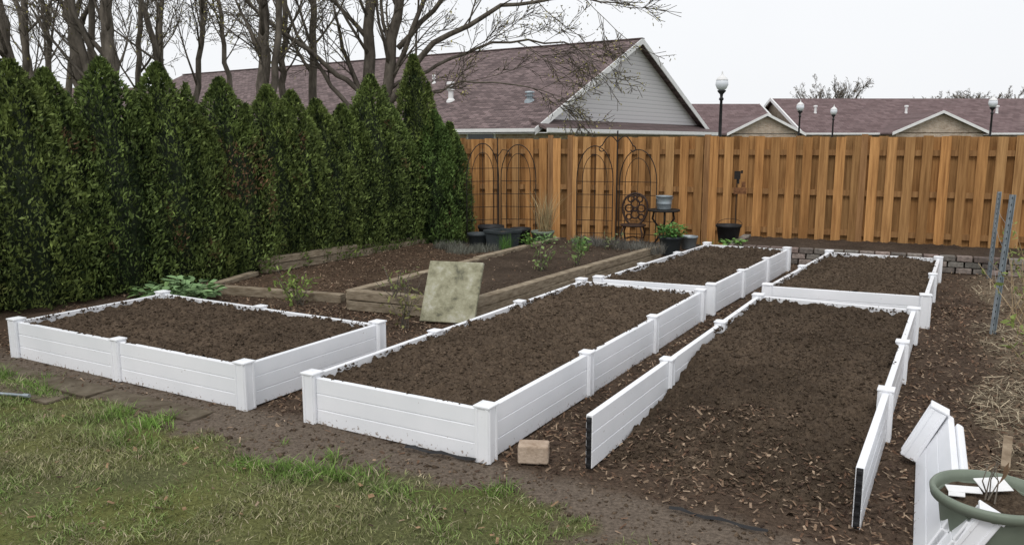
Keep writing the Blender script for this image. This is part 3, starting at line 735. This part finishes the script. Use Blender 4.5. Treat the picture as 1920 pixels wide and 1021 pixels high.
mb.lathe((tx+.0,ty,z0),[(.001,0),(.105,0),(.112,.02),(.118,.09),(.122,.095),(.122,.105),(.119,.11),(.128,.205),(.136,.21),(.136,.222),(.128,.222),(.12,.15),(.001,.148)],28)
mb.tube([(tx+.0+.135*math.cos(a),ty-.02-.05*math.sin(a),z0+.2-.06*math.sin(a)) for a in np.linspace(0,math.pi,12)],.004,5)
mb.build('galvanised_bucket',[M_galv],smooth=True)

# ---------------------------------------------------------------- pots
def pot(name,x,y,z,r,h,mat,soil=True,k=28,square=False):
    mb=MB(); kk=4 if square else k
    s=1.25 if square else 1
    mb.lathe((x,y,z),[(.001,0),(r*.72*s,0),(r*.75*s,.01),(r*.93*s,h*.86),(r*1.0*s,h*.87),(r*1.02*s,h),(r*.93*s,h),(r*.9*s,h*.84)],kk,0)
    if soil: mb.lathe((x,y,z),[(r*.9*s,h*.86),(r*.5*s,h*.9),(.001,h*.88)],kk,1)
    return mb.build(name,[mat,M_soil],smooth=not square,bevel=.006 if square else 0)
M_dgrey=noisemat('grey_planter_plastic',(.035,.045,.05),(.06,.07,.075),5,.5,.03)
pot('plastic_planter',-.55,12.9,0,.17,.30,M_dgrey); pot('plastic_planter',-.15,12.8,0,.25,.36,M_dgrey,square=True); pot('plastic_planter',.14,13.1,0,.17,.36,M_black)
pot('plastic_planter',-.35,13.3,0,.22,.38,M_black); pot('plastic_planter',.5,13.05,0,.19,.32,M_greenpot)
pot('plastic_planter',2.40,12.1,.06,.18,.28,M_dgrey); pot('white_bucket',2.72,12.3,.12,.14,.2,M_galv)
pot('plastic_planter',3.45,12.75,.16,.2,.29,M_black)
mb=MB(); mb.tube([(3.45+.2*math.cos(a),12.7,.45+.2*math.sin(a)*.5) for a in np.linspace(0,math.pi,12)],.004,5); mb.build('pot_handle',[M_iron])

# ---------------------------------------------------------------- leafy plants
def leafy(name,x,y,z,n,spread,height,ll,lw,col,seed=0,stem=True,var=.35,droop=.3):
    rs=np.random.default_rng(seed); mb=MB()
    for i in range(n):
        a=rs.uniform(0,6.28); rr=spread*math.sqrt(rs.uniform(0,1)); hz=height*rs.uniform(.25,1)*(1-.4*rr/spread)
        b=np.array([x+rr*math.cos(a),y+rr*math.sin(a),z+hz]); o=np.array([math.cos(a+rs.normal(0,.5)),math.sin(a+rs.normal(0,.5)),rs.uniform(-droop,.8)]); o=unit(o)
        s=unit(np.cross(o,[0,0,1]))+rs.normal(0,.2,3); l=ll*rs.uniform(.6,1.2); wdt=lw*rs.uniform(.7,1.2)
        dn=np.array([0,0,-1.]); c=np.array(col)*rs.uniform(1-var,1+var)
        P=[b,b+o*l*.3+s*wdt*.45,b+o*l*.3-s*wdt*.45,b+o*l*.7+s*wdt*.5+dn*l*.08,b+o*l*.7-s*wdt*.5+dn*l*.05,b+o*l+dn*l*.22,b+o*l*.3+dn*l*.06,b+o*l*.7+dn*l*.13]
        mb.add(P,[(0,1,6),(0,6,2),(1,3,7,6),(6,7,4,2),(3,5,7),(7,5,4)],0,c)
        if stem and i%2==0: mb.tube([(x+rs.normal(0,.015),y+rs.normal(0,.015),z),((b[0]+x)/2,(b[1]+y)/2,z+hz*.6),tuple(b)],.003,3,0,np.array(col)*.7)
    return mb.build(name,[M_leaf],smooth=False)
leafy('rhubarb_plant',-3.62,8.70,0,150,.36,.30,.13,.10,(.17,.27,.12),1,droop=.5)
leafy('rhubarb_plant',-4.05,8.9,0,45,.2,.18,.12,.09,(.15,.24,.09),2,droop=.5)
leafy('leafy_plant',2.40,12.1,.30,160,.19,.28,.10,.035,(.10,.23,.055),3)
leafy('leafy_plant',3.30,11.95,.2,40,.16,.14,.1,.05,(.13,.24,.06),4)
leafy('perennial_plant',.25,12.1,.16,60,.12,.3,.07,.03,(.13,.25,.05),5)
leafy('perennial_plant',1.02,11.9,.16,60,.1,.28,.08,.02,(.11,.23,.06),6)
leafy('perennial_plant',.55,12.6,.16,50,.16,.2,.07,.04,(.16,.28,.10),7)
def shrub(name,x,y,z,h,n,nleaf,seed,col=(.13,.18,.05),spread=.25):
    rs=np.random.default_rng(seed); mb=MB()
    for i in range(n):
        a=rs.uniform(0,6.28); s=rs.uniform(.2,1)*spread; e=(x+s*math.cos(a),y+s*math.sin(a),z+h*rs.uniform(.6,1))
        pts=[(x+rs.normal(0,.02),y+rs.normal(0,.02),z),((x+e[0])/2+rs.normal(0,.02),(y+e[1])/2+rs.normal(0,.02),z+(e[2]-z)*.55),e]
        mb.tube(pts,[.004,.003,.002],4,1)
        for j in range(nleaf):
            t=rs.uniform(.25,1); b=np.array(pts[0])*(1-t)+np.array(pts[2])*t+rs.normal(0,.035,3); o=rs.normal(0,1,3)*.016; o2=rs.normal(0,1,3)*.01
            mb.add([b,b+o+o2,b+2*o,b+o-o2],[(0,1,2,3)],0,np.array(col)*rs.uniform(.6,1.4))
    return mb.build(name,[M_leaf,M_bark])
shrub('rose_bush',-2.3,8.55,0,.42,14,16,1,(.18,.25,.06),.28); shrub('rose_bush',-1.02,7.45,0,.5,11,9,2,(.19,.19,.07),.2)
shrub('rose_bush',-1.2,8.0,.2,.3,8,7,3,(.16,.19,.06),.25); shrub('rose_bush',.35,9.9,.15,.35,9,9,4,(.17,.23,.08),.25)
shrub('rose_bush',.85,10.3,.15,.4,9,9,5,(.16,.23,.07),.25); shrub('rose_bush',1.5,11.9,.15,.3,9,7,8,(.15,.17,.08),.25)
def clump(name,x,y,z,r,h,n,col,seed):
    a=rng.uniform(0,6.28,n); rr=r*np.sqrt(rng.uniform(0,1,n)); X=x+rr*np.cos(a)*1.3; Y=y+rr*np.sin(a)
    C=np.array([col])*rng.uniform(.5,1.4,n)[:,None]
    blades(name,X,Y,np.full(n,z),h*rng.uniform(.5,1.1,n),rng.uniform(.004,.008,n),C,M_grass,.5)
for (x,y) in ((-.75,12.4),(-.35,12.5),(-1.0,12.9)): clump('lavender_bush',x,y,.04,.22,.15,420,(.17,.175,.145),1)
for (x,y) in ((1.45,12.25),(1.75,12.0),(2.0,11.75),(1.2,12.6)): clump('lavender_bush',x,y,.13,.2,.18,420,(.165,.16,.14),2)
clump('dry_grass',.53,13.05,.27,.08,.75,150,(.45,.36,.2),3)
for (x,y) in ((-.1,12.4),(1.02,11.7),(2.9,11.7)): clump('daylily',x,y,.1,.08,.25,90,(.13,.27,.06),3)
# ---------------------------------------------------------------- slab, brick, pipe, signs
b0,b1,t0,t1=[Vector(v) for v in ((-.90,7.74,0),(-.36,7.60,0),(-.81,7.99,.56),(-.27,7.85,.56))]
nn=(b1-b0).cross(t0-b0).normalized()*-.045
mb=MB(); mb.hexa([b0,b1,t1,t0,b0-nn,b1-nn,t1-nn,t0-nn]); mb.build('paving_slab',[M_concrete],bevel=.008)
mb=MB(); mb.box((.12,4.24,.055),(.17,.11,.105),-.1); mb.build('brick',[M_paver],bevel=.01)
mb=MB(); mb.tube([(-3.62,5.38,.03),(-3.32,5.30,.035)],.010,8); mb.tube([(-3.35,5.305,.036),(-3.3,5.29,.037)],.014,8); mb.build('hose_pipe',[M_galv])
gx,gy=3.62,13.0
mb=MB(); mb.tube([(gx,gy,.1),(gx,gy,1.25)],.007,6,0)
mb.box((gx,gy-.01,1.22),(.10,.012,.13),.1,0); mb.box((gx+.07,gy-.01,1.27),(.03,.012,.05),.3,0); mb.box((gx+.02,gy-.01,1.12),(.03,.012,.08),0,0)
mb.box((gx+.05,gy-.02,.97),(.2,.012,.10),-.15,1); mb.box((gx+.10,gy-.02,1.07),(.06,.012,.09),.2,1); mb.tube([(gx,gy-.02,.95),(gx+.12,gy-.02,.98)],.006,5,1)
mb.build('garden_sign',[M_iron,M_rust])

# ---------------------------------------------------------------- right side: metal posts, wire, brush
def upost(b,t):
    b=Vector(b);t=Vector(t); mb=MB(); d=(t-b); up=d.normalized(); s=up.cross(Vector((0,1,0))).normalized(); f=up.cross(s)
    def pl(o,wx,wy):
        P=[]
        for q in (b,t):
            for (i,j) in ((-1,-1),(1,-1),(1,1),(-1,1)): P.append(tuple(q+s*(o[0]+i*wx/2)+f*(o[1]+j*wy/2)))
        mb.hexa(P)
    pl((0,0),.036,.006); pl((-.019,.012),.005,.03); pl((.019,.012),.005,.03)
    n=int(d.length/.06)
    for i in range(n):
        c=b+d*(i+.5)/n; mb.box(tuple(c+f*-.0045),(.010,.004,.018),0,1); mb.box(tuple(c+f*.0045),(.010,.004,.018),0,1)
    mb.build('metal_fence_post',[M_galv,M_black])
upost((6.19,10.3,0),(6.22,10.3,1.12)); upost((4.42,7.22,0),(4.50,7.25,1.28)); 
mb=MB()
for z in (.35,.75,.98): mb.tube([(4.43+.06*z,7.23,z),(5.3,8.7,z-.03),(6.2,10.28,z-.05)],.002,3)
mb.build('fence_wire',[M_galv])
rs=np.random.default_rng(77)
M_cane=noisemat('cane',(.20,.13,.07),(.42,.33,.2),8,.8,0)
for (x,y,h,n) in ((4.6,6.9,.9,12),(4.95,7.6,1.0,11),(3.7,5.2,.7,9),(5.7,8.4,.9,12),(4.1,5.9,.7,10),(6.3,9.4,.8,10)):
    mb=MB()
    for i in range(n):
        e=(x+rs.normal(0,.28),y+rs.normal(0,.28),h*rs.uniform(.5,1.1)); m=((x+e[0])/2+rs.normal(0,.06),(y+e[1])/2,e[2]*.6)
        mb.tube([(x+rs.normal(0,.08),y+rs.normal(0,.08),0),m,e],[.005,.0035,.002],4,1,(1,1,1))
        for j in range(9):
            t=rs.uniform(.3,1); b=np.array(m)*(1-t)+np.array(e)*t; o=rs.normal(0,.016,3); o2=rs.normal(0,.009,3); mb.add([b,b+o+o2,b+2*o,b+o-o2],[(0,1,2,3)],0,(.2,.25,.07))
    mb.build('bramble_bush',[M_leaf,M_cane])
leafy('weed_plant',3.0,4.15,0,30,.12,.15,.05,.02,(.15,.25,.07),31); leafy('weed_plant',2.15,3.6,0,14,.08,.08,.05,.025,(.15,.22,.09),32)

# leaning spare panels
mb=MB()
def panel(bn,bf,top,thk,off):
    bn=Vector(bn);bf=Vector(bf);up=Vector(top); nu=(bf-bn).cross(up).normalized()
    if nu.x<0: nu=-nu
    bn=bn+nu*off; bf=bf+nu*off; n=nu*thk
    mb.hexa([bn+n*.15,bf+n*.15,bf+n*.85,bn+n*.85]+[v+up for v in (bn+n*.15,bf+n*.15,bf+n*.85,bn+n*.85)])
    for j in range(3):
        a=up*((1/3)*j+.006); b=up*((1/3)*(j+1)-.006)
        mb.hexa([bn+a,bf+a,bf+n+a,bn+n+a,bn+b,bf+b,bf+n+b,bn+n+b])
panel((1.66,3.10,.02),(2.24,4.24,.02),(.13,-.05,.27),.035,0)
panel((1.62,3.02,.045),(2.19,4.13,.045),(.13,-.05,.26),.035,.042)
def tpost(c,lean,yaw):
    M=Matrix.Rotation(yaw,3,'Z')@Matrix.Rotation(lean,3,'Y'); c=Vector(c)
    mb.box(c+M@Vector((0,0,.16)),(.085,.085,.32),M=M); mb.box(c+M@Vector((0,0,.327)),(.1,.1,.012),M=M)
    for o in (-.031,.031):
        mb.box(c+M@Vector((-.044,o,.16)),(.007,.018,.31),M=M); mb.box(c+M@Vector((o,-.044,.16)),(.018,.007,.31),M=M)
tpost((2.20,4.24,.03),.42,-.5); tpost((1.74,3.02,.03),.48,-.5)
mb.build('spare_bed_panels',[M_vinyl],bevel=.003)

# green pot with labels
px_,py_=1.955,3.08
mb=MB(); h=.35
mb.lathe((px_,py_,0),[(.001,0),(.15,0),(.155,.012),(.197,h-.05),(.199,h-.045),(.226,h-.04),(.232,h-.01),(.226,h),(.212,h),(.204,h-.03),(.19,h-.09)],48,0)
pp=mb.build('green_flower_pot',[M_greenpot],smooth=True)
mb=MB(); k=40; V=[(px_,py_,h-.055)]; F=[]
for ring in range(1,7):
    for q in range(k):
        a=q*2*math.pi/k; rr=.2*ring/6; V.append((px_+rr*math.cos(a),py_+rr*math.sin(a),h-.05+random.uniform(-.012,.012)))
for q in range(k): F.append((0,1+q,1+(q+1)%k))
for ring in range(5):
    for q in range(k): F.append((1+ring*k+q,1+(ring+1)*k+q,1+(ring+1)*k+(q+1)%k,1+ring*k+(q+1)%k))
mb.add(V,F); mb.build('pot_soil',[M_soil],pp)
mb=MB()
mb.box((px_-.08,py_+.07,h-.022),(.13,.05,.003),M=Matrix.Rotation(-.2,3,'Z')@Matrix.Rotation(.15,3,'X'))
mb.box((px_-.13,py_+.03,h-.025),(.06,.045,.003),M=Matrix.Rotation(-.5,3,'Z')@Matrix.Rotation(-.1,3,'Y'))
mb.box((px_+.06,py_+.10,h-.015),(.13,.08,.003),M=Matrix.Rotation(.1,3,'Z')@Matrix.Rotation(.35,3,'X'))
mb.build('plant_label',[M_white],pp)
s=shrub('potted_twig',px_,py_+.02,h-.05,.2,5,1,9,(.2,.13,.08),.05); s.parent=pp
mb=MB(); mb.box((2.75,4.25,.05),(.34,.045,.018),M=Matrix.Rotation(1.0,3,'Z')@Matrix.Rotation(-.2,3,'Y'),col=(1.0,.95,.9)); mb.build('wood_stake',[M_timber])

# ---------------------------------------------------------------- world, sun, camera
wd=bpy.data.worlds.new('World'); scene.world=wd; wd.use_nodes=True
n=wd.node_tree.nodes; l=wd.node_tree.links; bg=n['Background']
sk=n.new('ShaderNodeTexSky'); sk.sky_type='NISHITA'; sk.sun_disc=False; sk.sun_elevation=math.radians(55); sk.sun_rotation=math.radians(200); sk.dust_density=5
mx=n.new('ShaderNodeMix'); mx.data_type='RGBA'; mx.inputs[0].default_value=.93
tc=n.new('ShaderNodeTexCoord'); ns=n.new('ShaderNodeTexNoise'); ns.inputs['Scale'].default_value=1.6; ns.inputs['Detail'].default_value=4
l.new(tc.outputs['Generated'],ns.inputs['Vector'])
rp=ramp(n,[(.3,(.95,.97,1.0)),(.7,(1.03,1.04,1.06))]); l.new(ns.outputs[0],rp.inputs[0])
sc=n.new('ShaderNodeVectorMath'); sc.operation='SCALE'; sc.inputs['Scale'].default_value=10
l.new(rp.outputs[0],sc.inputs[0])
l.new(sk.outputs[0],mx.inputs[6]); l.new(sc.outputs[0],mx.inputs[7]); l.new(mx.outputs[2],bg.inputs[0]); bg.inputs[1].default_value=.1
sun=bpy.data.lights.new('sun','SUN'); sun.energy=1.25; sun.angle=math.radians(20); sun.color=(1,.97,.92)
so=link(bpy.data.objects.new('sun',sun)); 
az=math.radians(200); el=math.radians(55)
dv=Vector((math.sin(az)*math.cos(el),math.cos(az)*math.cos(el),math.sin(el)))
so.rotation_euler=dv.to_track_quat('Z','Y').to_euler()
cam=bpy.data.cameras.new('camera'); cam.sensor_width=36; cam.lens=28.26; cam.clip_end=3000; cam.clip_start=.05
co=link(bpy.data.objects.new('camera',cam)); co.location=(0,0,1.75); co.rotation_euler=(math.radians(90-9.23),0,0)
scene.camera=co
scene.view_settings.view_transform='Standard'; scene.view_settings.look='None'; scene.view_settings.exposure=0
